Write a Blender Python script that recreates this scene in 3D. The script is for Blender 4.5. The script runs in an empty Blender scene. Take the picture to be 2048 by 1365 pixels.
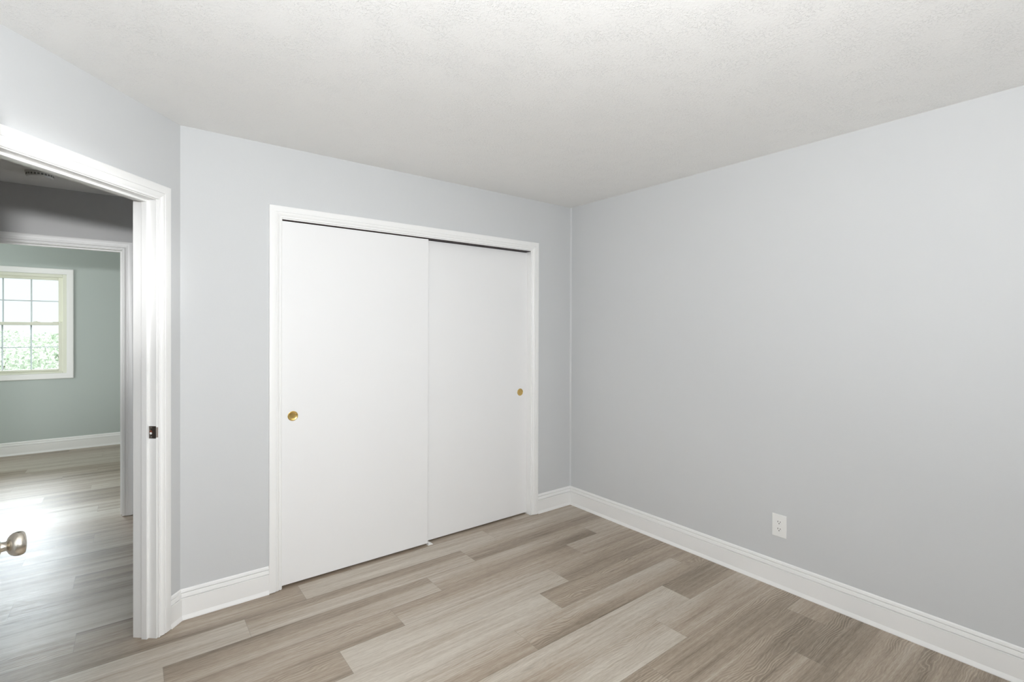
import bpy, bmesh, math, random
from mathutils import Vector, Matrix

scene = bpy.context.scene
col = scene.collection

# ------------------------------------------------------------------ camera
CAM = Vector((-2.8752, -2.9245, 1.4417))
R_ = Vector((0.79097772, -0.61183748, 0.00302341))
U_ = Vector((0.000350998, 0.00539522, 0.99998538))
F_ = Vector((0.61184485, 0.7909651, -0.00448225))
cd = bpy.data.cameras.new('camera')
cd.sensor_width = 36.0
cd.lens = 987.32 / 2048 * 36.0
cd.shift_y = -(682.5 - 662.9) / 2048
cd.clip_start = 0.02
cam = bpy.data.objects.new('camera', cd)
col.objects.link(cam)
m = Matrix((R_, U_, -F_)).transposed().to_4x4()
m.translation = CAM
cam.matrix_world = m
scene.camera = cam

# ------------------------------------------------------------------ world, light, exposure
w = bpy.data.worlds.new('world')
scene.world = w
w.use_nodes = True
bgn = w.node_tree.nodes['Background']
bgn.inputs[1].default_value = 1.25
_n, _l = w.node_tree.nodes, w.node_tree.links.new      # overcast sky, brighter overhead than at the horizon
_tc = _n.new('ShaderNodeTexCoord')
_sx = _n.new('ShaderNodeSeparateXYZ')
_mr = _n.new('ShaderNodeMapRange')
_mr.interpolation_type = 'SMOOTHSTEP'
_mr.inputs['From Min'].default_value = 0.10
_mr.inputs['From Max'].default_value = 0.40
_mr.inputs['To Min'].default_value = 0.0
_mr.inputs['To Max'].default_value = 1.0
_vm = _n.new('ShaderNodeVectorMath')
_vm.operation = 'SCALE'
SKY = (0.90, 0.95, 1.02)
_vm.inputs[0].default_value = SKY
_l(_tc.outputs['Generated'], _sx.inputs[0])
_l(_sx.outputs['Z'], _mr.inputs['Value'])
_my = _n.new('ShaderNodeMapRange')          # hazy sun behind the cloud on the far (+Y) side
_my.interpolation_type = 'SMOOTHSTEP'
_my.inputs['From Min'].default_value = 0.0
_my.inputs['From Max'].default_value = 0.8
_l(_sx.outputs['Y'], _my.inputs['Value'])
_mm = _n.new('ShaderNodeMath')
_mm.operation = 'MULTIPLY'
_l(_mr.outputs['Result'], _mm.inputs[0])
_l(_my.outputs['Result'], _mm.inputs[1])
_ma = _n.new('ShaderNodeMath')
_ma.operation = 'MULTIPLY_ADD'
_l(_mm.outputs[0], _ma.inputs[0])
_ma.inputs[1].default_value = 21.0
_ma.inputs[2].default_value = 1.0
_l(_ma.outputs[0], _vm.inputs['Scale'])
_l(_vm.outputs[0], bgn.inputs[0])
vs = scene.view_settings
vs.view_transform = 'Standard'
vs.look = 'None'
vs.gamma = 1.0
vs.exposure = 0.0
vs.use_curve_mapping = False
scene.cycles.use_denoising = True
scene.cycles.max_bounces = 14
scene.cycles.diffuse_bounces = 8
scene.cycles.sample_clamp_indirect = 8.0
scene.cycles.caustics_reflective = False
scene.cycles.caustics_refractive = False


def area(name, loc, target, sx, sy, power, color=(1, 1, 1), shape='RECTANGLE', spread=180):
    l = bpy.data.lights.new(name, 'AREA')
    l.shape = shape
    l.size = sx
    l.size_y = sy
    l.energy = power
    l.color = color
    l.spread = math.radians(spread)
    o = bpy.data.objects.new(name, l)
    o.location = loc
    d = Vector(target) - Vector(loc)
    o.rotation_euler = d.to_track_quat('-Z', 'Y').to_euler()
    col.objects.link(o)
    return o


# added fill lamps outside unseen bedroom windows behind the camera
area('fill_rear_window', (-1.75, -4.02, 1.50), (-1.75, 0, 1.50), 1.75, 1.15, 5, (0.95, 1.0, 0.98))
area('fill_left_window', (-3.66, -2.95, 1.50), (0, -2.95, 1.50), 1.1, 1.15, 5, (0.95, 0.98, 1.0))
# fill lamp added at an unseen side window of the room across the hall
area('fill_far_room', (-5.74, 3.5, 1.50), (0, 3.5, 1.40), 1.3, 1.15, 40, (0.95, 1.0, 0.97))
# the photographer's flash, held up above the camera: one head bare; the doorway spot is added to brighten the hall
FL = (-2.93, -2.97, 1.795)
area('flash', FL, (-1.9, 0.6, 1.75), 0.12, 0.12, 53, (0.96, 0.98, 1.0), 'DISK')
area('flash_bounced', (-2.9, -3.1, 1.70), (-2.0, -3.2, 2.44), 0.2, 0.2, 18, (0.98, 0.98, 0.97), 'DISK', 120)
_sl = bpy.data.lights.new('doorway_fill_spot', 'SPOT')
_sl.spot_size = math.radians(24)
_sl.spot_blend = 0.9
_sl.shadow_soft_size = 0.045
_sl.energy = 290
_so = bpy.data.objects.new('doorway_fill_spot', _sl)
_so.location = FL
_so.rotation_euler = (Vector((-3.42, 1.874, 1.60)) - Vector(FL)).to_track_quat('-Z', 'Y').to_euler()
col.objects.link(_so)


# ------------------------------------------------------------------ materials
def mat(name, color, rough=0.5, metallic=0.0, bump=None, spec=0.5, coat=0.0):
    """bump = (kind, scale, strength, distance)"""
    mt = bpy.data.materials.new(name)
    mt.use_nodes = True
    nt = mt.node_tree
    b = nt.nodes['Principled BSDF']
    b.inputs['Base Color'].default_value = (*color, 1)
    b.inputs['Roughness'].default_value = rough
    b.inputs['Metallic'].default_value = metallic
    b.inputs['Specular IOR Level'].default_value = spec
    b.inputs['Coat Weight'].default_value = coat
    tc = nt.nodes.new('ShaderNodeTexCoord')
    nz = nt.nodes.new('ShaderNodeTexNoise')
    sc, st, ds = (30, 0.05, 0.001) if bump is None else bump
    nz.inputs['Scale'].default_value = sc
    nz.inputs['Detail'].default_value = 4
    nt.links.new(tc.outputs['Object'], nz.inputs['Vector'])
    bp = nt.nodes.new('ShaderNodeBump')
    bp.inputs['Strength'].default_value = st
    bp.inputs['Distance'].default_value = ds
    nt.links.new(nz.outputs['Fac'], bp.inputs['Height'])
    nt.links.new(bp.outputs['Normal'], b.inputs['Normal'])
    return mt


M = {}
M['wall'] = mat('wall_paint', (0.585, 0.595, 0.60), 0.62, bump=(140, 0.12, 0.002), spec=0.3)
M['wall_hall'] = mat('hall_wall_paint', (0.56, 0.56, 0.56), 0.62, bump=(140, 0.12, 0.002), spec=0.3)
M['wall_far'] = mat('far_wall_tinted', (0.47, 0.52, 0.50), 0.62, bump=(140, 0.12, 0.002), spec=0.3)  # green bounce from the lawn put into the wall colour
M['trim'] = mat('trim_paint', (0.84, 0.84, 0.83), 0.35, bump=(60, 0.05, 0.001))
M['door'] = mat('door_paint', (0.81, 0.81, 0.81), 0.38, bump=(90, 0.04, 0.001))
M['vinyl'] = mat('window_vinyl', (0.74, 0.75, 0.64), 0.4)
M['muntin'] = mat('muntin_white', (0.88, 0.89, 0.88), 0.5)
M['plastic'] = mat('white_plastic', (0.82, 0.82, 0.80), 0.3)
M['dark'] = mat('dark_slot', (0.02, 0.018, 0.016), 0.6)
M['vent'] = mat('grey_vent', (0.25, 0.25, 0.23), 0.6)
M['hole'] = mat('mortise_wood', (0.22, 0.06, 0.03), 0.7)
M['brass'] = mat('polished_brass', (0.78, 0.55, 0.20), 0.22, 1.0, bump=(60, 0.25, 0.002))
M['nickel'] = mat('satin_nickel', (0.60, 0.56, 0.49), 0.27, 1.0)
M['steel'] = mat('dark_steel', (0.33, 0.29, 0.26), 0.38, 1.0)
M['track'] = mat('track_metal', (0.03, 0.014, 0.012), 0.5, 0.3)
M['siding'] = mat('siding', (0.7, 0.7, 0.68), 0.6)
M['bark'] = mat('bark', (0.20, 0.16, 0.12), 0.9, bump=(20, 0.6, 0.02))


def ceiling_mat():
    mt = bpy.data.materials.new('ceiling_texture_paint')
    mt.use_nodes = True
    nt = mt.node_tree
    b = nt.nodes['Principled BSDF']
    b.inputs['Base Color'].default_value = (0.85, 0.845, 0.83, 1)
    b.inputs['Roughness'].default_value = 0.55
    tc = nt.nodes.new('ShaderNodeTexCoord')
    n0 = nt.nodes.new('ShaderNodeTexNoise')
    n0.inputs['Scale'].default_value = 9
    n0.inputs['Detail'].default_value = 3
    n1 = nt.nodes.new('ShaderNodeTexNoise')
    n1.inputs['Scale'].default_value = 125
    n1.inputs['Detail'].default_value = 5
    n1.inputs['Roughness'].default_value = 0.55
    n1.inputs['Distortion'].default_value = 0.9
    for n in (n0, n1):
        nt.links.new(tc.outputs['Object'], n.inputs['Vector'])
    r = nt.nodes.new('ShaderNodeValToRGB')
    r.color_ramp.elements[0].position = 0.50
    r.color_ramp.elements[1].position = 0.66
    nt.links.new(n1.outputs['Fac'], r.inputs['Fac'])
    r0 = nt.nodes.new('ShaderNodeMapRange')
    r0.inputs['From Min'].default_value = 0.35
    r0.inputs['From Max'].default_value = 0.62
    r0.inputs['To Min'].default_value = 0.25
    nt.links.new(n0.outputs['Fac'], r0.inputs['Value'])
    mu = nt.nodes.new('ShaderNodeMath')
    mu.operation = 'MULTIPLY'
    nt.links.new(r.outputs['Color'], mu.inputs[0])
    nt.links.new(r0.outputs['Result'], mu.inputs[1])
    bp = nt.nodes.new('ShaderNodeBump')
    bp.inputs['Strength'].default_value = 0.75
    bp.inputs['Distance'].default_value = 0.0016
    nt.links.new(mu.outputs[0], bp.inputs['Height'])
    nt.links.new(bp.outputs['Normal'], b.inputs['Normal'])
    return mt


M['ceiling'] = ceiling_mat()


def floor_mat():
    mt = bpy.data.materials.new('vinyl_plank')
    mt.use_nodes = True
    nt = mt.node_tree
    L = nt.links.new
    b = nt.nodes['Principled BSDF']

    def node(t, **k):
        n = nt.nodes.new(t)
        for a, v in k.items():
            setattr(n, a, v)
        return n

    def mth(op, a, c=None, d=None, clamp=False):
        n = node('ShaderNodeMath', operation=op, use_clamp=clamp)
        for i, v in enumerate((a, c, d)):
            if v is None:
                continue
            if isinstance(v, (int, float)):
                n.inputs[i].default_value = v
            else:
                L(v, n.inputs[i])
        return n.outputs[0]

    def noise(vec, sx, sy, scale=1.0, detail=3, dist=0.0, rough=0.5):
        mp = node('ShaderNodeMapping')
        mp.inputs['Scale'].default_value = (sx, sy, 1)
        L(vec, mp.inputs['Vector'])
        n = node('ShaderNodeTexNoise')
        n.inputs['Scale'].default_value = scale
        n.inputs['Detail'].default_value = detail
        n.inputs['Distortion'].default_value = dist
        n.inputs['Roughness'].default_value = rough
        L(mp.outputs[0], n.inputs['Vector'])
        return n.outputs['Fac']

    def rng(v, a, c, lo=0.0, hi=1.0):
        n = node('ShaderNodeMapRange')
        n.inputs['From Min'].default_value = a
        n.inputs['From Max'].default_value = c
        n.inputs['To Min'].default_value = lo
        n.inputs['To Max'].default_value = hi
        L(v, n.inputs['Value'])
        return n.outputs['Result']

    uv = node('ShaderNodeUVMap', uv_map='grain').outputs[0]
    edge = node('ShaderNodeUVMap', uv_map='edge').outputs[0]
    at = node('ShaderNodeAttribute', attribute_name='tone')
    sep = node('ShaderNodeSeparateColor')
    L(at.outputs['Color'], sep.inputs[0])
    tone = sep.outputs[0]
    cath = sep.outputs[1]
    # broad streaks running along the plank
    s1 = noise(uv, 1.1, 17, 1, 3, 0.3)
    s2 = noise(uv, 2.2, 70, 1, 4, 0.4, 0.6)
    s3 = noise(uv, 22, 330, 1, 4, 0.3, 0.65)
    t = mth('ADD', tone, rng(s1, 0.25, 0.75, -0.20, 0.20))
    t = mth('ADD', t, rng(s2, 0.25, 0.75, -0.18, 0.18))
    t = mth('ADD', t, rng(s3, 0.25, 0.75, -0.22, 0.22))
    ramp = node('ShaderNodeValToRGB')
    e = ramp.color_ramp.elements
    e[0].position = 0.0
    e[0].color = (0.118, 0.086, 0.054, 1)
    e[1].position = 1.0
    e[1].color = (0.535, 0.487, 0.415, 1)
    q = e.new(0.5)
    q.color = (0.335, 0.266, 0.198, 1)
    q = e.new(0.78)
    q.color = (0.440, 0.388, 0.320, 1)
    L(t, ramp.inputs['Fac'])
    colr = ramp.outputs['Color']
    # cathedral growth rings: contour lines of a stretched noise
    fld = noise(uv, 3.4, 7, 1, 2, 0.5, 0.45)
    sv = node('ShaderNodeSeparateXYZ')
    L(uv, sv.inputs[0])
    f2 = noise(uv, 9, 30, 1, 2, 0.0, 0.5)
    ph = mth('ADD', mth('MULTIPLY', sv.outputs[1], 560), mth('ADD', mth('MULTIPLY', fld, 60), mth('MULTIPLY', f2, 7)))
    rings = mth('SINE', ph)
    lines = rng(rings, 0.55, 1.0, 0, 1)
    dlines = rng(rings, -0.55, -1.0, 0, 1)
    msk = rng(noise(uv, 1.3, 7, 1, 2, 0.0), 0.47, 0.60, 0, 1)
    msk = mth('MULTIPLY', msk, cath, clamp=True)
    mx = node('ShaderNodeMix', data_type='RGBA')
    L(mth('MULTIPLY', mth('MULTIPLY', lines, msk), 0.50), mx.inputs[0])
    L(colr, mx.inputs[6])
    mx.inputs[7].default_value = (0.56, 0.47, 0.36, 1)
    mx2 = node('ShaderNodeMix', data_type='RGBA')
    L(mth('MULTIPLY', mth('MULTIPLY', dlines, msk), 0.50), mx2.inputs[0])
    L(mx.outputs[2], mx2.inputs[6])
    mx2.inputs[7].default_value = (0.13, 0.095, 0.068, 1)
    # thin dark pores
    pores = rng(noise(uv, 9, 330, 1, 2, 0.1), 0.60, 0.72, 0, 0.45)
    mx3 = node('ShaderNodeMix', data_type='RGBA')
    L(pores, mx3.inputs[0])
    L(mx2.outputs[2], mx3.inputs[6])
    mx3.inputs[7].default_value = (0.15, 0.11, 0.08, 1)
    # knots
    mpk = node('ShaderNodeMapping')
    mpk.inputs['Scale'].default_value = (2.2, 5.2, 1)
    L(uv, mpk.inputs['Vector'])
    vo = node('ShaderNodeTexVoronoi', feature='F1')
    vo.inputs['Scale'].default_value = 1.0
    L(mpk.outputs[0], vo.inputs['Vector'])
    kn = rng(vo.outputs['Distance'], 0.03, 0.075, 1, 0)
    kn = mth('MULTIPLY', kn, rng(vo.outputs['Color'], 0.55, 0.6, 0, 0.5), clamp=True)
    mx4 = node('ShaderNodeMix', data_type='RGBA')
    L(kn, mx4.inputs[0])
    L(mx3.outputs[2], mx4.inputs[6])
    mx4.inputs[7].default_value = (0.16, 0.12, 0.09, 1)
    # seams
    se = node('ShaderNodeSeparateXYZ')
    L(edge, se.inputs[0])
    ax = mth('MINIMUM', se.outputs[0], mth('SUBTRACT', 1.248, se.outputs[0]))
    ay = mth('MINIMUM', se.outputs[1], mth('SUBTRACT', 0.177, se.outputs[1]))
    dmin = mth('MINIMUM', ax, ay)
    seam = rng(dmin, 0.0004, 0.0016, 0.40, 0)
    mx5 = node('ShaderNodeMix', data_type='RGBA')
    L(seam, mx5.inputs[0])
    L(mx4.outputs[2], mx5.inputs[6])
    mx5.inputs[7].default_value = (0.11, 0.09, 0.07, 1)
    L(mx5.outputs[2], b.inputs['Base Color'])
    b.inputs['Specular IOR Level'].default_value = 1.0
    L(rng(s2, 0.3, 0.7, 0.44, 0.35), b.inputs['Roughness'])
    bp = node('ShaderNodeBump')
    bp.inputs['Strength'].default_value = 0.22
    bp.inputs['Distance'].default_value = 0.0012
    L(mth('SUBTRACT', mth('ADD', s3, mth('MULTIPLY', s2, 0.6)), mth('MULTIPLY', seam, 0.5)), bp.inputs['Height'])
    L(bp.outputs['Normal'], b.inputs['Normal'])
    return mt


M['floor'] = floor_mat()


def glass_mat():
    mt = bpy.data.materials.new('window_glass')
    mt.use_nodes = True
    nt = mt.node_tree
    nt.nodes.remove(nt.nodes['Principled BSDF'])
    out = nt.nodes['Material Output']
    tr = nt.nodes.new('ShaderNodeBsdfTransparent')
    tr.inputs[0].default_value = (0.96, 0.98, 0.97, 1)
    gl = nt.nodes.new('ShaderNodeBsdfGlossy')
    gl.inputs['Roughness'].default_value = 0.02
    fr = nt.nodes.new('ShaderNodeFresnel')
    fr.inputs[0].default_value = 1.45
    mx = nt.nodes.new('ShaderNodeMixShader')
    nt.links.new(fr.outputs[0], mx.inputs[0])
    nt.links.new(tr.outputs[0], mx.inputs[1])
    nt.links.new(gl.outputs[0], mx.inputs[2])
    nt.links.new(mx.outputs[0], out.inputs[0])
    return mt


M['glass'] = glass_mat()


def grass_mat(name, c0, c1, scale):
    mt = bpy.data.materials.new(name)
    mt.use_nodes = True
    nt = mt.node_tree
    b = nt.nodes['Principled BSDF']
    b.inputs['Roughness'].default_value = 0.9
    tc = nt.nodes.new('ShaderNodeTexCoord')
    nz = nt.nodes.new('ShaderNodeTexNoise')
    nz.inputs['Scale'].default_value = scale
    nz.inputs['Detail'].default_value = 6
    nt.links.new(tc.outputs['Object'], nz.inputs['Vector'])
    rp = nt.nodes.new('ShaderNodeValToRGB')
    rp.color_ramp.elements[0].position = 0.35
    rp.color_ramp.elements[0].color = (*c0, 1)
    rp.color_ramp.elements[1].position = 0.65
    rp.color_ramp.elements[1].color = (*c1, 1)
    nt.links.new(nz.outputs['Fac'], rp.inputs['Fac'])
    nt.links.new(rp.outputs[0], b.inputs['Base Color'])
    return mt


M['grass'] = grass_mat('lawn_grass', (0.115, 0.145, 0.10), (0.17, 0.175, 0.15), 0.5)
M['leaf'] = grass_mat('leaves', (0.30, 0.36, 0.26), (0.48, 0.52, 0.42), 2.5)
_nt = M['muntin'].node_tree
_tl = _nt.nodes.new('ShaderNodeBsdfTranslucent')
_tl.inputs[0].default_value = (0.6, 0.62, 0.62, 1)
_mxs = _nt.nodes.new('ShaderNodeMixShader')
_mxs.inputs[0].default_value = 0.35
_nt.links.new(_nt.nodes['Principled BSDF'].outputs[0], _mxs.inputs[1])
_nt.links.new(_tl.outputs[0], _mxs.inputs[2])
_nt.links.new(_mxs.outputs[0], _nt.nodes['Material Output'].inputs[0])
_nt = M['leaf'].node_tree
_tl = _nt.nodes.new('ShaderNodeBsdfTranslucent')
_mxs = _nt.nodes.new('ShaderNodeMixShader')
_mxs.inputs[0].default_value = 0.5
_rp = [n for n in _nt.nodes if n.type == 'VALTORGB'][0]
_nt.links.new(_rp.outputs[0], _tl.inputs[0])
_nt.links.new(_nt.nodes['Principled BSDF'].outputs[0], _mxs.inputs[1])
_nt.links.new(_tl.outputs[0], _mxs.inputs[2])
_nt.links.new(_mxs.outputs[0], _nt.nodes['Material Output'].inputs[0])


# ------------------------------------------------------------------ mesh helpers
def link(name, me, material, parent=None, smooth=False):
    o = bpy.data.objects.new(name, me)
    col.objects.link(o)
    me.materials.append(material)
    if smooth:
        for p in me.polygons:
            p.use_smooth = True
    if parent:
        o.parent = parent
    return o


def obj(name, bm, material, parent=None, smooth=False, bevel=0.0, angle=None):
    bmesh.ops.recalc_face_normals(bm, faces=bm.faces)
    me = bpy.data.meshes.new(name)
    bm.to_mesh(me)
    bm.free()
    o = link(name, me, material, parent, smooth)
    if bevel:
        md = o.modifiers.new('bevel', 'BEVEL')
        md.width = bevel
        md.segments = 2
        md.limit_method = 'ANGLE'
        md.angle_limit = math.radians(40)
    if smooth and angle is not None:
        md = o.modifiers.new('edges', 'EDGE_SPLIT')
        md.split_angle = math.radians(angle)
    return o


def box(bm, x0, x1, y0, y1, z0, z1, mtx=None):
    vs_ = [Vector((x, y, z)) for x in (x0, x1) for y in (y0, y1) for z in (z0, z1)]
    if mtx:
        vs_ = [mtx @ v for v in vs_]
    v = [bm.verts.new(p) for p in vs_]
    for f in ((0, 1, 3, 2), (4, 6, 7, 5), (0, 4, 5, 1), (2, 3, 7, 6), (0, 2, 6, 4), (1, 5, 7, 3)):
        bm.faces.new([v[i] for i in f])


def tag(o, label=None, cat=None, kind=None, group=None):
    if label:
        o['label'] = label
    if cat:
        o['category'] = cat
    if kind:
        o['kind'] = kind
    if group:
        o['group'] = group
    return o


def struct(o, label=None):
    return tag(o, label, None, 'structure')


def empty(name, loc, rotz=0.0):
    o = bpy.data.objects.new(name, None)
    o.empty_display_size = 0.1
    o.location = loc
    o.rotation_euler = (0, 0, rotz)
    col.objects.link(o)
    return o


def frame(origin, direction):
    """matrix: local x along the wall, local y out into the room, local z up"""
    d = Vector((direction[0], direction[1], 0)).normalized()
    n = Vector((d.y, -d.x, 0))
    mt = Matrix((d, n, Vector((0, 0, 1)))).transposed().to_4x4()
    mt.translation = Vector((origin[0], origin[1], 0))
    return mt


def wall(name, mtx, length, height, thick, openings, material, s_start=0.0, label=None):
    """wall in local coords: face at y=0, body at y in [-thick, 0]; openings (s0,s1,z0,z1)"""
    bm = bmesh.new()
    xs = sorted({s_start, length, *[o[0] for o in openings], *[o[1] for o in openings]})
    zs = sorted({0.0, height, *[max(0.0, o[2]) for o in openings], *[o[3] for o in openings]})

    def solid(i, j):
        if i < 0 or j < 0 or i >= len(xs) - 1 or j >= len(zs) - 1:
            return False
        cx, cz = (xs[i] + xs[i + 1]) / 2, (zs[j] + zs[j + 1]) / 2
        return not any(o[0] < cx < o[1] and o[2] < cz < o[3] for o in openings)

    def quad(*pts):
        bm.faces.new([bm.verts.new(mtx @ Vector(p)) for p in pts])

    for i in range(len(xs) - 1):
        for j in range(len(zs) - 1):
            if not solid(i, j):
                continue
            a, b_, c, d = xs[i], xs[i + 1], zs[j], zs[j + 1]
            quad((a, 0, c), (b_, 0, c), (b_, 0, d), (a, 0, d))
            quad((a, -thick, c), (a, -thick, d), (b_, -thick, d), (b_, -thick, c))
            if not solid(i - 1, j):
                quad((a, 0, c), (a, 0, d), (a, -thick, d), (a, -thick, c))
            if not solid(i + 1, j):
                quad((b_, 0, c), (b_, -thick, c), (b_, -thick, d), (b_, 0, d))
            if not solid(i, j - 1):
                quad((a, 0, c), (a, -thick, c), (b_, -thick, c), (b_, 0, c))
            if not solid(i, j + 1):
                quad((a, 0, d), (b_, 0, d), (b_, -thick, d), (a, -thick, d))
    bmesh.ops.remove_doubles(bm, verts=bm.verts, dist=1e-5)
    return struct(obj(name, bm, material), label)


# casing profile: (fraction of the width from the opening outward, thickness)
CAS = [(0.0, 0.0), (0.0, 0.0075), (0.03, 0.0092), (0.10, 0.0097), (0.125, 0.0060), (0.155, 0.0060), (0.22, 0.0098),
       (0.32, 0.0128), (0.40, 0.0142), (0.425, 0.0143), (0.435, 0.0110), (0.475, 0.0110), (0.485, 0.0152), (0.53, 0.0160),
       (0.90, 0.0168), (0.96, 0.0160), (1.0, 0.0135), (1.0, 0.0)]


def casing(name, mtx, s0, s1, h, width, material, parent=None, z0=0.0, closed=False, prof=CAS, gap=0.003):
    bm = bmesh.new()
    path = []
    for fr_, t in prof:
        wd = fr_ * width
        pts = [(s0 - wd, z0 + gap), (s0 - wd, h + wd), (s1 + wd, h + wd), (s1 + wd, z0 + gap)]
        if closed:
            pts[0] = (s0 - wd, z0 - wd)
            pts[3] = (s1 + wd, z0 - wd)
        path.append([bm.verts.new(mtx @ Vector((x, t, z))) for x, z in pts])
    n = len(path)
    segs = 4 if closed else 3
    for i in range(n - 1):
        for k in range(segs):
            k2 = (k + 1) % 4
            bm.faces.new([path[i][k], path[i][k2], path[i + 1][k2], path[i + 1][k]])
    if not closed:
        bm.faces.new([path[i][0] for i in range(n)])
        bm.faces.new([path[i][3] for i in range(n)])
    return obj(name, bm, material, parent, smooth=True, angle=18)


# baseboard profile: (height, thickness)
BASE = [(0.0, 0.0), (0.0, 0.0190), (0.004, 0.0190), (0.022, 0.0130), (0.1025, 0.0130), (0.1040, 0.0142), (0.1062, 0.0138), (0.1068, 0.0120),
        (0.1068, 0.0015), (0.1092, 0.0015), (0.1092, 0.0112), (0.1105, 0.0118), (0.1290, 0.0085), (0.1300, 0.0070), (0.1300, 0.0012), (0.1323, 0.0012),
        (0.1323, 0.0070), (0.1335, 0.0078), (0.1450, 0.0052), (0.149, 0.0018), (0.149, 0.0)]


def baseboard(name, p0, p1, prev=None, nxt=None, material=None):
    """room lies to the right of travel p0 -> p1; prev/nxt give the mitres"""
    P0, P1 = Vector(p0), Vector(p1)
    d = (P1 - P0).normalized()
    nrm = Vector((d.y, -d.x))

    def off(P, other, t):
        if other is None:
            return P + nrm * t
        d2 = (Vector(other[1]) - Vector(other[0])).normalized()
        n2 = Vector((d2.y, -d2.x))
        b = (nrm + n2)
        b = b / b.length
        return P + b * (t / b.dot(nrm))

    bm = bmesh.new()
    A = [bm.verts.new((*off(P0, prev, t), z)) for z, t in BASE]
    B = [bm.verts.new((*off(P1, nxt, t), z)) for z, t in BASE]
    for i in range(len(BASE) - 1):
        bm.faces.new([A[i], B[i], B[i + 1], A[i + 1]])
    bm.faces.new(A)
    bm.faces.new(B)
    return struct(obj(name, bm, material or M['trim'], smooth=True, angle=18))


def lathe(bm, prof, seg=40, mtx=None, cap=True):
    rings = []
    for r, a in prof:
        rg = []
        for k in range(seg):
            an = 2 * math.pi * k / seg
            p = Vector((a, r * math.cos(an), r * math.sin(an)))
            if mtx:
                p = mtx @ p
            rg.append(bm.verts.new(p))
        rings.append(rg)
    for i in range(len(rings) - 1):
        for k in range(seg):
            k2 = (k + 1) % seg
            bm.faces.new([rings[i][k], rings[i][k2], rings[i + 1][k2], rings[i + 1][k]])
    if cap:
        bm.faces.new(rings[0])
        bm.faces.new(rings[-1])


# ------------------------------------------------------------------ dimensions
H = 2.44
W = 2.68                      # closet wall length
ANG = math.radians(49.0014)
DD = Vector((-math.cos(ANG), -math.sin(ANG)))     # along the doorway wall, away from the closet corner
NN = Vector((math.sin(ANG), -math.cos(ANG)))      # out of it into the bedroom
OC = Vector((-W, 0.0))
T = 0.115
LA = 1.30
PE = OC + DD * LA             # far end of the doorway wall
YR = -3.90                    # wall behind the camera
HY = 1.874                    # hall wall face
FY = 4.897                    # far wall face
XL, XR = -5.60, 0.0

# wall frames: local y points into the room that sees the face
fr_closet = frame((-W, 0), (1, 0))                # x: -2.68 -> 0, normal -Y
fr_right = frame((0, 0), (0, -1))                 # s = -y, normal -X
fr_door = frame((PE.x, PE.y), (-DD.x, -DD.y))     # from the far end to the closet corner, normal NN
fr_hall = frame((XL, HY), (1, 0))
fr_far = frame((XL, FY), (1, 0))


def sd(s):                    # s measured from the closet corner -> local x on fr_door
    return LA - s


# ------------------------------------------------------------------ floor
rnd = random.Random(11)
PW, PL, Y0 = 0.177, 1.248, -0.013
JOINT = {0: -.886, 1: -1.180, 2: -.270, 3: -.572, 4: -.889, 5: -1.112, 6: -.177, 7: -.508, 8: -.813, 9: -1.122,
         10: -.192, 11: -.520, 12: -.830, 13: -1.10, -1: -.580, -2: -.29, -3: -1.15, -4: -.86}
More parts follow.
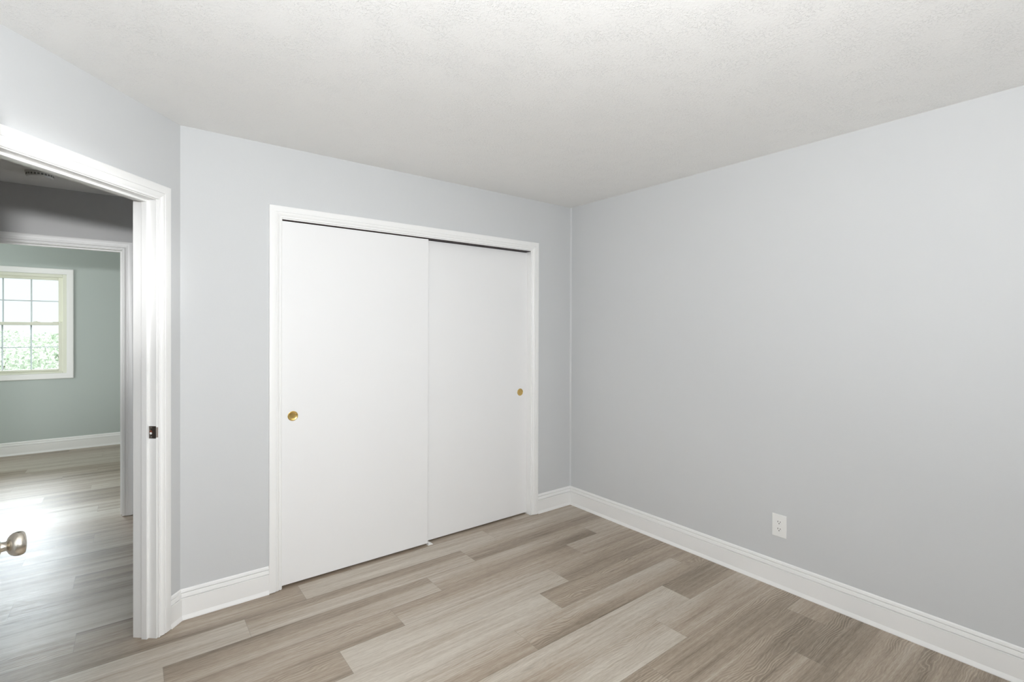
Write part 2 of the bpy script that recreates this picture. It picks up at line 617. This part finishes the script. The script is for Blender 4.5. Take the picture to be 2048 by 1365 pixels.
# printed tone across each plank, far side to near side (0 dark, 1 pale): (row, nth joint to the left of its left end)
TONES = {
    (0, 0): ((.52, .50, .68, .78, .78), (.60, .65, .60, .60, .65), .3), (0, 1): ((.72, .78, .80, .80, .70), (.60, .70, .80, .84, .82), .4),
    (0, 2): ((.36, .38, .34, .34, .30), (.40, .48, .55, .48, .35), .7),
    (1, 0): ((.75, .62, .42, .34, .36), (.60, .45, .35, .35, .42), .4), (1, 1): ((.28, .42, .60, .74, .72), (.22, .40, .65, .76, .76), .5),
    (1, 2): ((.80, .80, .78, .80, .78), (.80, .82, .80, .80, .80), .3),
    (2, 0): ((.76, .74, .70, .68, .68), (.70, .70, .66, .66, .62), .3), (2, 1): ((.66, .76, .62, .48, .40), (.50, .66, .50, .28, .22), .6),
    (2, 2): ((.22, .28, .45, .60, .60), (.45, .38, .58, .72, .76), .5), (2, 3): ((.7, .7, .7, .7, .7), (.75, .75, .72, .7, .7), .4),
    (3, 0): ((.76, .74, .58, .48, .50), (.42, .35, .45, .58, .58), .4), (3, 1): ((.44, .48, .68, .80, .80), (.33, .34, .40, .46, .60), .5),
    (3, 2): ((.50, .55, .60, .60, .52), (.38, .58, .64, .48, .28), .7),
    (4, 0): ((.60, .64, .50, .38, .38), (.42, .45, .50, .45, .42), .6), (4, 1): ((.86, .85, .84, .85, .84), (.68, .74, .84, .87, .84), .35),
    (4, 2): ((.55, .5, .5, .45, .4), (.50, .50, .48, .42, .32), .6),
    (5, 0): ((.26, .58, .52, .48, .36), (.34, .40, .50, .42, .32), .9), (5, 1): ((.84, .80, .84, .82, .82), (.78, .84, .80, .80, .84), .25),
    (6, 0): ((.45, .55, .48, .42, .42), (.42, .50, .45, .40, .42), .8), (6, 1): ((.70, .75, .62, .42, .22), (.70, .68, .60, .42, .30), .7),
    (6, 2): ((.80, .74, .58, .48, .40), (.80, .70, .58, .48, .40), .4),
    (7, 0): ((.20, .26, .30, .26, .30), (.28, .28, .38, .46, .55), 1.0), (7, 1): ((.84, .82, .74, .58, .46), (.85, .84, .78, .74, .70), .4),
    (8, 0): ((.78, .70, .56, .46, .40), (.74, .68, .62, .56, .48), .5), (8, 1): ((.80, .80, .85, .85, .84), (.60, .74, .85, .88, .84), .6),
    (9, 0): ((.48, .42, .40, .36, .26), (.58, .46, .32, .28, .26), 1.0), (9, 1): ((.35, .4, .45, .45, .4), (.34, .40, .44, .42, .36), 1.0),
    (10, 0): ((.52, .52, .48, .46, .42), (.5, .5, .46, .44, .4), .3), (10, 1): ((.48, .48, .38, .36, .30), (.32, .36, .30, .26, .20), 1.0),
    (11, 0): ((.24, .28, .30, .28, .26), (.26, .28, .30, .28, .24), 1.0), (11, 1): ((.50, .50, .44, .38, .32), (.48, .50, .42, .34, .26), .9),
    (12, 0): ((.46, .50, .48, .58, .30), (.46, .48, .52, .56, .40), .8), (13, 0): ((.24, .28, .34, .38, .34), (.22, .26, .30, .34, .32), .9),
    (14, 0): ((.36, .34, .36, .4, .38), (.34, .30, .34, .36, .36), .8),
}


def build_floor():
    bm = bmesh.new()
    g = bm.loops.layers.uv.new('grain')
    e = bm.loops.layers.uv.new('edge')
    tl = bm.loops.layers.float_color.new('tone')
    row_min = int((Y0 - FY) / PW) - 1
    row_max = int((Y0 - YR) / PW) + 1
    for row in range(row_min, row_max + 1):
        yf = Y0 - row * PW
        yn = yf - PW
        j = JOINT.get(row)
        if j is None:
            j = (-0.886 - 0.31 * row + rnd.uniform(-.05, .05)) % PL - PL
        k = 0
        x1 = j + PL
        while x1 > XL:
            x0 = x1 - PL
            base = rnd.choice([0.40, 0.48, 0.55, 0.66, 0.80, 0.86])
            acr_l = [base + rnd.uniform(-.20, .16) for _ in range(5)]
            acr_r = [v + rnd.uniform(-.10, .10) for v in acr_l]
            cat = rnd.choice([0.2, 0.4, 0.8, 1.0])
            if (row, k) in TONES:
                tt = TONES[(row, k)]
                acr_l = tt[0]
                acr_r = tt[1]
                cat = tt[2]
            ox, oy = rnd.uniform(0, 50), rnd.uniform(0, 50)
            if (row, k) in TONES and len(TONES[(row, k)]) > 3:
                ox, oy = TONES[(row, k)][3]
            xa, xb = max(x0, XL - .15), min(x1, 0.1)
            ya, yb = min(yf, FY + .15), max(yn, YR - .15)
            if xb > xa and ya > yb:
                nu, nv = 4, 4
                for a in range(nu):
                    for b_ in range(nv):
                        def P(i, q):
                            return (xa + (xb - xa) * i / nu, ya + (yb - ya) * q / nv)
                        cs = [P(a, b_), P(a, b_ + 1), P(a + 1, b_ + 1), P(a + 1, b_)]
                        f = bm.faces.new([bm.verts.new((x, y, 0.0)) for x, y in cs])
                        for lp, (x, y) in zip(f.loops, cs):
                            u, v = x - x0, yf - y
                            lp[g].uv = (u + ox, v + oy)
                            lp[e].uv = (u, v)
                            fu, fv = u / PL, min(max(v / PW, 0), 1) * 4
                            i0 = min(int(fv), 3)
                            w_ = fv - i0
                            tl_ = acr_l[i0] * (1 - w_) + acr_l[i0 + 1] * w_
                            tr_ = acr_r[i0] * (1 - w_) + acr_r[i0 + 1] * w_
                            tv = tl_ * (1 - fu) + tr_ * fu
                            lp[tl] = (tv, cat, 0, 1)
            k += 1
            x1 = x0
    bmesh.ops.remove_doubles(bm, verts=bm.verts, dist=1e-5)
    me = bpy.data.meshes.new('floor')
    bm.to_mesh(me)
    bm.free()
    return struct(link('floor', me, M['floor']), 'grey-brown wood-look plank floor running through rooms and hall')


floor = build_floor()

bm = bmesh.new()
box(bm, XL - .15, 0.1, YR - .15, FY + .15, H, H + 0.1)
struct(obj('ceiling', bm, M['ceiling']), 'white textured ceiling')

# ------------------------------------------------------------------ walls
CL, CR, CH = -2.213, -0.428, 2.043                # closet opening, finished
jt = 0.018
wall('wall_closet', fr_closet, W + 0.1, H, T, [(CL - jt + W, CR + jt + W, -1, CH + jt)], M['wall'],
     label='pale grey wall around the white sliding closet doors')
wall('wall_right', fr_right, -YR + 0.1, H, 0.1, [], M['wall'], s_start=-0.75,
     label='bare pale grey wall with the outlet')
S0, S1, DH = 0.150, 0.912, 2.033                  # bedroom doorway, finished
wall('wall_doorway', fr_door, LA, H, T, [(sd(S1 + jt), sd(S0 - jt), -1, DH + jt)], M['wall'],
     label='pale grey angled wall around the open doorway')
# room walls outside the picture
fr_left = frame((PE.x, YR), (0, 1))
wall('wall_left', fr_left, PE.y - YR, H, 0.115, [(0.40, 1.50, 0.92, 2.08)], M['wall'])
fr_rear = frame((0.0, YR), (-1, 0))
wall('wall_rear', fr_rear, -PE.x, H, 0.15, [(0.87, 2.63, 0.92, 2.08)], M['wall'])
# closet interior
wall('wall_closet_inner', frame((-W, 0.72), (1, 0)), W + 0.1, H, 0.08, [], M['wall'])
wall('wall_closet_side', frame((-2.50, 0.115), (0, 1)), 0.62, H, 0.08, [], M['wall'])
# hall and the room across it
HL, HR, HH = -3.677, -2.925, 2.033
wall('wall_hall', fr_hall, XR - XL, H, T, [(HL - jt - XL, HR + jt - XL, -1, HH + jt)], M['wall_hall'],
     label='shadowed grey hall wall above the second doorway')
wall('wall_hall_left', frame((XL, -1.10), (0, 1)), 3.0, H, 0.1, [], M['wall_hall'])
wall('wall_hall_near', frame((PE.x, PE.y - 0.02), (-1, 0)), 2.2, H, 0.1, [], M['wall_hall'])
WX0, WX1, WZ0, WZ1 = -4.313, -3.467, 0.908, 2.066   # far window, rough opening
wall('wall_far', fr_far, 4.1, H, 0.16, [(WX0 - XL, WX1 - XL, WZ0, WZ1)], M['wall_far'],
     label='grey far wall with the window, green lawn light in its colour')
wall('wall_far_left', frame((XL, HY + T), (0, 1)), FY - HY - T, H, 0.16, [(0.86, 2.16, 0.92, 2.08)], M['wall_far'])
wall('wall_far_right', frame((-1.50, FY), (0, -1)), FY - HY - T, H, 0.1, [], M['wall_far'])

# caulked corner between the closet wall and the right wall
bm = bmesh.new()
vv = [bm.verts.new(p) for p in ((-0.010, 0, .149), (0, -0.010, .149), (0, -0.010, H), (-0.010, 0, H))]
bm.faces.new(vv)
struct(obj('trim_4', bm, M['wall']))

# ------------------------------------------------------------------ baseboards
cas_c, cas_n, cas_h = 0.0625, 0.069, 0.072
pA = tuple(OC + DD * (S0 - .003 - cas_n + .0))
pc = (-W, 0.0)
pB = (CL - .005 - cas_c, 0.0)
pC = (CR + .005 + cas_c, 0.0)
pK = (0.0, 0.0)
pD = (0.0, YR)
baseboard('baseboard_doorway', pA, pc, None, (pc, pB))
baseboard('baseboard_closet', pc, pB, (pA, pc), None)
baseboard('baseboard_closet', pC, pK, None, (pK, pD))
baseboard('baseboard_right', pK, pD, (pC, pK), None)
baseboard('baseboard_far', (XL, FY), (-1.50, FY))
baseboard('baseboard_hall', (HR + .005 + cas_h, HY), (0.0, HY))
baseboard('baseboard_hall', (XL, HY), (HL - .005 - cas_h, HY))


# ------------------------------------------------------------------ door frames
def jamb(name, mtx, s0, s1, h, depth, stop=None, parent=None):
    """lining of an opening; stop = (y0, y1) position of the door stop"""
    bm = bmesh.new()
    box(bm, s0 - jt, s0, -depth, 0, 0.0, h + jt, mtx)
    box(bm, s1, s1 + jt, -depth, 0, 0.0, h + jt, mtx)
    box(bm, s0, s1, -depth, 0, h, h + jt, mtx)
    o = obj(name, bm, M['trim'], parent, bevel=0.001)
    if stop:
        bm = bmesh.new()
        a, b_ = stop
        box(bm, s0, s0 + .011, a, b_, 0.0, h, mtx)
        box(bm, s1 - .011, s1, a, b_, 0.0, h, mtx)
        box(bm, s0 + .011, s1 - .011, a, b_, h - .011, h, mtx)
        obj('door_stop', bm, M['trim'], o, bevel=0.002)
    return o


# bedroom doorway
t1 = empty('trim_1', (0, 0, 0))
struct(t1, 'white moulded frame of the open bedroom doorway')
jamb('door_jamb', fr_door, sd(S1), sd(S0), DH, T, (-0.066, -0.038), t1)
casing('door_casing', fr_door, sd(S1 + .003), sd(S0 - .003), DH + .004, cas_n, M['trim'], t1)
# strike plate on the jamb: local frame with x out of the jamb face (towards the opening)
zc = 0.958
bm = bmesh.new()
js = sd(S0)
box(bm, js - 0.0016, js + .0004, -0.036, -0.004, zc - .0285, zc + .0285, fr_door)
# curved lip wrapping towards the casing
lip = [(-0.004, -0.0016), (-0.001, -0.0020), (0.003, 0.0006), (0.0065, 0.0045), (0.0085, 0.0085)]
for i in range(len(lip) - 1):
    (ya, xa), (yb, xb) = lip[i], lip[i + 1]
    zz = .0285 - .005 * min(i, 1)
    zz2 = .0285 - .005
    q = []
    for (yy, xx, z_) in ((ya, xa, zz), (yb, xb, zz2)):
        for z1 in (-z_, z_):
            q.append(bm.verts.new(fr_door @ Vector((js + xx, yy, zc + z1))))
            q.append(bm.verts.new(fr_door @ Vector((js + xx + .0016, yy, zc + z1))))
    for f in ((0, 4, 6, 2), (1, 3, 7, 5), (0, 1, 5, 4), (2, 6, 7, 3)):
        bm.faces.new([q[i_] for i_ in f])
sp = obj('strike_plate', bm, M['steel'], t1)
sp['label'] = 'dark metal strike plate on the white door jamb'
bm = bmesh.new()
lm = Matrix(fr_door)
for k in range(1):
    seg = 20
    ring = [bm.verts.new(fr_door @ Vector((js - .0022, -0.026 + .0065 * math.cos(2 * math.pi * i / seg),
                                           zc + .0105 * math.sin(2 * math.pi * i / seg)))) for i in range(seg)]
    bm.faces.new(ring)
obj('latch_hole', bm, M['hole'], sp)
bm = bmesh.new()
ring = [bm.verts.new(fr_door @ Vector((js - .0024, -0.026 + .0055 * math.cos(2 * math.pi * i / 20),
                                       zc - .0045 + .0055 * math.sin(2 * math.pi * i / 20)))) for i in range(20)]
bm.faces.new(ring)
obj('painted_wood', bm, M['trim'], sp)
for dz in (-.021, .021):
    bm = bmesh.new()
    mt_ = fr_door @ Matrix.Translation((js - .0012, -0.024, zc + dz)) @ Matrix.Rotation(math.pi, 4, 'Z')
    lathe(bm, [(.0036, 0), (.0034, .0014), (.0012, .0012), (.0004, .0006)], 16, mt_)
    obj('screw', bm, M['nickel'], sp, smooth=True, angle=30)

# hall doorway
t2 = empty('trim_2', (0, 0, 0))
struct(t2, 'white moulded frame of the second doorway across the hall')
jamb('door_jamb', fr_hall, HL - XL, HR - XL, HH, T, (-0.075, -0.045), t2)
casing('door_casing', fr_hall, HL - XL - .005, HR - XL + .005, HH + .004, cas_h - .012, M['trim'], t2)

# closet frame
t3 = empty('trim_3', (0, 0, 0))
struct(t3, 'white moulded frame around the sliding closet doors')
jamb('closet_jamb', fr_closet, CL + W, CR + W, CH, T, None, t3)
casing('closet_casing', fr_closet, CL + W - .005, CR + W + .005, CH + .006, cas_c, M['trim'], t3)
bm = bmesh.new()
box(bm, CL + .001, CR - .001, 0.006, 0.088, CH - .004, CH - .001)
obj('sliding_track', bm, M['track'], t3)


# ------------------------------------------------------------------ sliding closet doors
def slab(name, x0, x1, y0, t, z0, z1, label):
    o = empty(name, ((x0 + x1) / 2, y0 + t / 2, z0))
    struct(o, label)
    bm = bmesh.new()
    hw, ht = (x1 - x0) / 2, t / 2
    box(bm, -hw, hw, -ht, ht, 0, z1 - z0)
    obj('door_panel', bm, M['door'], o, bevel=0.0012)
    return o


def pull(parent, x, z, yface):
    c = parent.location
    mt_ = Matrix.Translation((x - c.x, yface - c.y, z - c.z)) @ Matrix.Rotation(-math.pi / 2, 4, 'Z')
    bm = bmesh.new()
    lathe(bm, [(.0275, -.0006), (.0275, .0012), (.0262, .0024), (.0240, .0026), (.0228, .0018), (.0205, .0008), (.014, .0003), (.004, .0002)], 48, mt_)
    o = obj('finger_pull', bm, M['brass'], parent, smooth=True, angle=50)
    o['label'] = 'round brass finger pull'
    return o


LF, RF = 0.010, 0.047
d2 = slab('door_2', CL + .001, -1.308, LF, 0.031, 0.013, CH - .0068,
          'white sliding closet door panel in front, left of the pair')
pull(d2, -2.155, 0.951, LF)
d3 = slab('door_3', -1.345, CR - .001, RF, 0.031, 0.013, CH - .0075,
          'white sliding closet door panel behind, right of the pair')
pull(d3, -0.496, 0.955, RF)

# floor guide between the sliding doors
gd = empty('floor_guide', (-1.294, 0.030, 0))
tag(gd, 'small clear-white plastic floor guide under the meeting edge of the closet doors', 'door guide')
bm = bmesh.new()
box(bm, -.016, .020, -.030, .030, 0, .0025)
obj('base', bm, M['plastic'], gd, bevel=0.0008)
bm = bmesh.new()
box(bm, -.010, .002, -.020, .012, .0025, .012)
box(bm, -.010, .002, .0118, .0158, .0025, .030)
obj('guide_fin', bm, M['plastic'], gd, bevel=0.001)

# ------------------------------------------------------------------ bedroom door leaf with knob (just outside the left edge)
hinge = OC + DD * (S1 - 0.002) + NN * 0.004
la = math.radians(-77.9)
d1 = empty('door_1', (hinge.x, hinge.y, 0), la)
struct(d1, 'open white bedroom door at the left edge')
bm = bmesh.new()
box(bm, 0.0, 0.757, -0.035, 0.0, 0.012, 2.026)
obj('door_leaf', bm, M['door'], d1, bevel=0.0015)
kx, kz = 0.70, 0.9535
# knob on the side facing the room (local +y is to the right of the leaf as seen from the camera)
kn = empty('door_knob', (kx, 0.0, kz), math.pi / 2)
kn.parent = d1
bm = bmesh.new()
lathe(bm, [(.0325, 0), (.0325, .003), (.030, .006), (.020, .009), (.0155, .010)], 48)
obj('rose', bm, M['nickel'], kn, smooth=True, angle=40)
bm = bmesh.new()
lathe(bm, [(.0150, .009), (.0152, .0235), (.0140, .0250), (.0105, .0252)], 40)
obj('collar', bm, M['nickel'], kn, smooth=True, angle=40)
bm = bmesh.new()
lathe(bm, [(.0105, .025), (.0100, .0335), (.0115, .0350), (.0165, .0368), (.0215, .0405), (.0250, .0455), (.0266, .0520),
           (.0266, .0560), (.0252, .0610), (.0222, .0642), (.0150, .0658), (.004, .0662)], 56)
kk = obj('knob', bm, M['nickel'], kn, smooth=True, angle=60)
kk['label'] = 'satin nickel mushroom door knob'
# the knob on the other side
kn2 = empty('door_knob', (kx, -0.035, kz), -math.pi / 2)
kn2.parent = d1
for ch in list(kn.children):
    c = ch.copy()
    col.objects.link(c)
    c.parent = kn2

# ------------------------------------------------------------------ wall outlet
ot = empty('wall_outlet', (0.0, -1.661, 0.345), -math.pi / 2)
# local x along the wall (towards the camera), local y towards... the wall normal is local -y
tag(ot, 'white duplex electrical outlet low on the bare grey right wall', 'outlet')
bm = bmesh.new()
box(bm, -.039, .039, -.0050, 0.0, -.0625, .0625)
obj('cover_plate', bm, M['plastic'], ot, bevel=0.0028)


def rounded(bm, w_, h_, y0, y1, z):
    n = 28
    pts = []
    for i in range(n):
        a = 2 * math.pi * i / n
        x, zz = .0172 * math.cos(a), .0172 * math.sin(a)
        zz = max(-h_ / 2, min(h_ / 2, zz))
        pts.append((x * w_ / .0344, zz + z))
    A = [bm.verts.new((x, y0, z_)) for x, z_ in pts]
    B = [bm.verts.new((x, y1, z_)) for x, z_ in pts]
    for i in range(n):
        bm.faces.new([A[i], A[(i + 1) % n], B[(i + 1) % n], B[i]])
    bm.faces.new(B)
    bm.faces.new(A)


for z in (.0195, -.0195):
    bm = bmesh.new()
    rounded(bm, .034, .0275, -.0045, -.0066, z)
    rc = obj('receptacle', bm, M['plastic'], ot)
    for sx, hh in ((-.0064, .0042), (.0064, .0034)):
        bm = bmesh.new()
        box(bm, sx - .0013, sx + .0013, -.0070, -.0060, z + .003 - hh, z + .003 + hh)
        obj('slot', bm, M['dark'], rc)
    bm = bmesh.new()
    lathe(bm, [(.0027, 0), (.0027, .001)], 16, Matrix.Translation((0, -.0060, z - .0075)) @ Matrix.Rotation(-math.pi / 2, 4, 'Z'))
    obj('ground_hole', bm, M['dark'], rc)
bm = bmesh.new()
lathe(bm, [(.0032, 0), (.0030, .0012), (.001, .0014)], 16, Matrix.Translation((0, -.0050, 0)) @ Matrix.Rotation(-math.pi / 2, 4, 'Z'))
obj('screw', bm, M['plastic'], ot, smooth=True, angle=30)

# ------------------------------------------------------------------ smoke detector on the hall ceiling
sm = empty('smoke_detector', (-3.335, 1.463, H))
tag(sm, 'round white smoke detector on the dark hall ceiling', 'smoke detector')
dn = Matrix.Rotation(math.pi / 2, 4, 'Y')
bm = bmesh.new()
lathe(bm, [(.070, 0), (.070, .008), (.068, .010)], 48, dn)
obj('base', bm, M['plastic'], sm, smooth=True, angle=30)
bm = bmesh.new()
lathe(bm, [(.066, .010), (.066, .026), (.062, .034), (.040, .038), (.010, .039)], 48, dn)
obj('cover', bm, M['plastic'], sm, smooth=True, angle=30)
bm = bmesh.new()
for k in range(24):
    a = 2 * math.pi * k / 24
    mt_ = Matrix.Rotation(a, 4, 'Z')
    box(bm, .0655, .0668, -.0055, .0055, -.024, -.013, mt_)
obj('vent', bm, M['vent'], sm)

# ------------------------------------------------------------------ far window (double hung, six over six)
wn = empty('window_1', ((WX0 + WX1) / 2, FY, WZ0))
struct(wn, 'double-hung window with grid panes in the far room')
wc = Vector(wn.location)
hwid = (WX1 - WX0) / 2
wh = WZ1 - WZ0
loc = Matrix.Identity(4)


def wbox(bm, x0, x1, y0, y1, z0, z1):
    box(bm, x0, x1, y0, y1, z0, z1)


# casing (picture-frame) round the opening
wf = Matrix.Rotation(0, 4, 'Z')
wprof = [(0, 0), (0, .008), (.10, .010), (.25, .012), (.30, .0135), (.90, .0165), (1.0, .013), (1.0, 0)]
cfr = frame((0, 0), (1, 0))
casing('window_casing', cfr, -hwid, hwid, wh, 0.063, M['trim'], wn, 0.0, True, wprof)
# outer frame
bm = bmesh.new()
fw = 0.036
for a in ((-hwid, -hwid + fw), (hwid - fw, hwid)):
    wbox(bm, a[0], a[1], 0.006, 0.14, 0, wh)
wbox(bm, -hwid + fw, hwid - fw, 0.006, 0.14, wh - fw, wh)
wbox(bm, -hwid + fw, hwid - fw, 0.006, 0.14, 0, 0.020)
obj('window_frame', bm, M['vinyl'], wn, bevel=0.003)


def sash(name, y0, z0, z1, st, rb, rt):
    """st stile width, rb bottom rail, rt top rail"""
    x = hwid - fw + .002
    bm = bmesh.new()
    wbox(bm, -x, -x + st, y0, y0 + .034, z0, z1)
    wbox(bm, x - st, x, y0, y0 + .034, z0, z1)
    wbox(bm, -x + st, x - st, y0, y0 + .034, z0, z0 + rb)
    wbox(bm, -x + st, x - st, y0, y0 + .034, z1 - rt, z1)
    s = obj(name, bm, M['vinyl'], wn, bevel=0.003)
    gx = x - st
    bm = bmesh.new()
    wbox(bm, -gx, gx, y0 + .0135, y0 + .0175, z0 + rb, z1 - rt)
    obj('glass_pane', bm, M['glass'], s)
    bm = bmesh.new()
    gw = 2 * gx / 3
    for i in (1, 2):
        xx = -gx + gw * i
        wbox(bm, xx - .007, xx + .007, y0 + .0185, y0 + .0245, z0 + rb, z1 - rt)
    zm = (z0 + rb + z1 - rt) / 2
    for i in range(3):
        wbox(bm, -gx + gw * i + (.007 if i else 0), -gx + gw * (i + 1) - (.007 if i < 2 else 0), y0 + .0185, y0 + .0245, zm - .006, zm + .006)
    obj('muntin_grid', bm, M['muntin'], s, bevel=0.001)
    return s


zmid = 1.487 - WZ0
lower = sash('lower_sash', 0.016, 0.020, zmid + .018, 0.040, 0.032, 0.034)
upper = sash('upper_sash', 0.056, zmid - .018, wh - fw + .002, 0.044, 0.034, 0.034)
bm = bmesh.new()
wbox(bm, -hwid + fw + .05, hwid - fw - .05, 0.004, 0.017, 0.030, 0.040)
obj('lift_rail', bm, M['vinyl'], lower, bevel=0.003)
for xx in (-.163, .163):
    bm = bmesh.new()
    wbox(bm, xx - .030, xx + .030, .020, .044, zmid + .018, zmid + .022)
    lathe(bm, [(.010, 0), (.009, .008)], 16, Matrix.Translation((xx, .034, zmid + .022)) @ Matrix.Rotation(-math.pi / 2, 4, 'Y'))
    wbox(bm, xx - .026, xx + .004, .024, .032, zmid + .024, zmid + .030)
    lk = obj('sash_lock', bm, M['vinyl'], lower, bevel=0.001)
for s_ in (-1, 1):
    bm = bmesh.new()
    xx = s_ * .335
    wbox(bm, xx - .035, xx + .035, .018, .040, zmid + .018, zmid + .023)
    obj('tilt_latch', bm, M['vinyl'], lower, bevel=0.001)

# ------------------------------------------------------------------ outdoors
bm = bmesh.new()
box(bm, -40, 30, FY + .2, 70, -0.9, -0.6)
struct(obj('ground', bm, M['grass']), 'pale sunlit lawn outside the far window')
bm = bmesh.new()
box(bm, -8, 2, FY + .16, FY + .75, 2.52, 2.60)  # unseen eave, added to darken the floor along the far wall
struct(obj('added_eave', bm, M['siding']))


def shrub(x, y, h, r, seed, label):
    t = empty('shrub', (x, y, -0.6))
    tag(t, label, 'shrub', group='shrubs on the lawn outside')
    q = random.Random(seed)
    bm = bmesh.new()
    for k in range(5):
        a = 2 * math.pi * k / 5
        up = Matrix.Rotation(a, 4, 'Z') @ Matrix.Rotation(-math.pi / 2 + .35, 4, 'Y')
        lathe(bm, [(.035, 0), (.028, h * .3), (.012, h * .62)], 8, up)
    obj('stem', bm, M['bark'], t, smooth=True, angle=60)
    bm = bmesh.new()
    for _ in range(3000):
        a, b_ = q.uniform(0, 2 * math.pi), q.uniform(-1, 1)
        rr = r * (q.random() ** .33) * (1 + .18 * math.sin(3 * a + seed) + .12 * math.sin(7 * a))
        c = Vector((rr * math.cos(a) * math.sqrt(1 - b_ * b_), rr * math.sin(a) * math.sqrt(1 - b_ * b_), h * .55 + h * .45 * b_ * q.uniform(.85, 1)))
        s = q.uniform(.045, .09)
        rot = Matrix.Rotation(q.uniform(0, 6.3), 3, Vector((q.uniform(-1, 1), q.uniform(-1, 1), q.uniform(-1, 1))).normalized())
        vs2 = [bm.verts.new(c + rot @ Vector(p) * s) for p in ((-1, 0, 0), (0, -.5, .1), (1, 0, 0), (0, .5, .1))]
        bm.faces.new(vs2)
    obj('foliage', bm, M['leaf'], t)


shrub(-10.3, 27, 2.15, 2.3, 1, 'pale leafy shrub outside, seen through the leftmost lower window panes')
shrub(-6.9, 24, 2.0, 2.0, 2, 'pale leafy shrub outside, seen through the middle lower window panes')
shrub(-4.4, 19, 1.95, 1.6, 3, 'pale leafy shrub outside, seen through the right lower window panes')
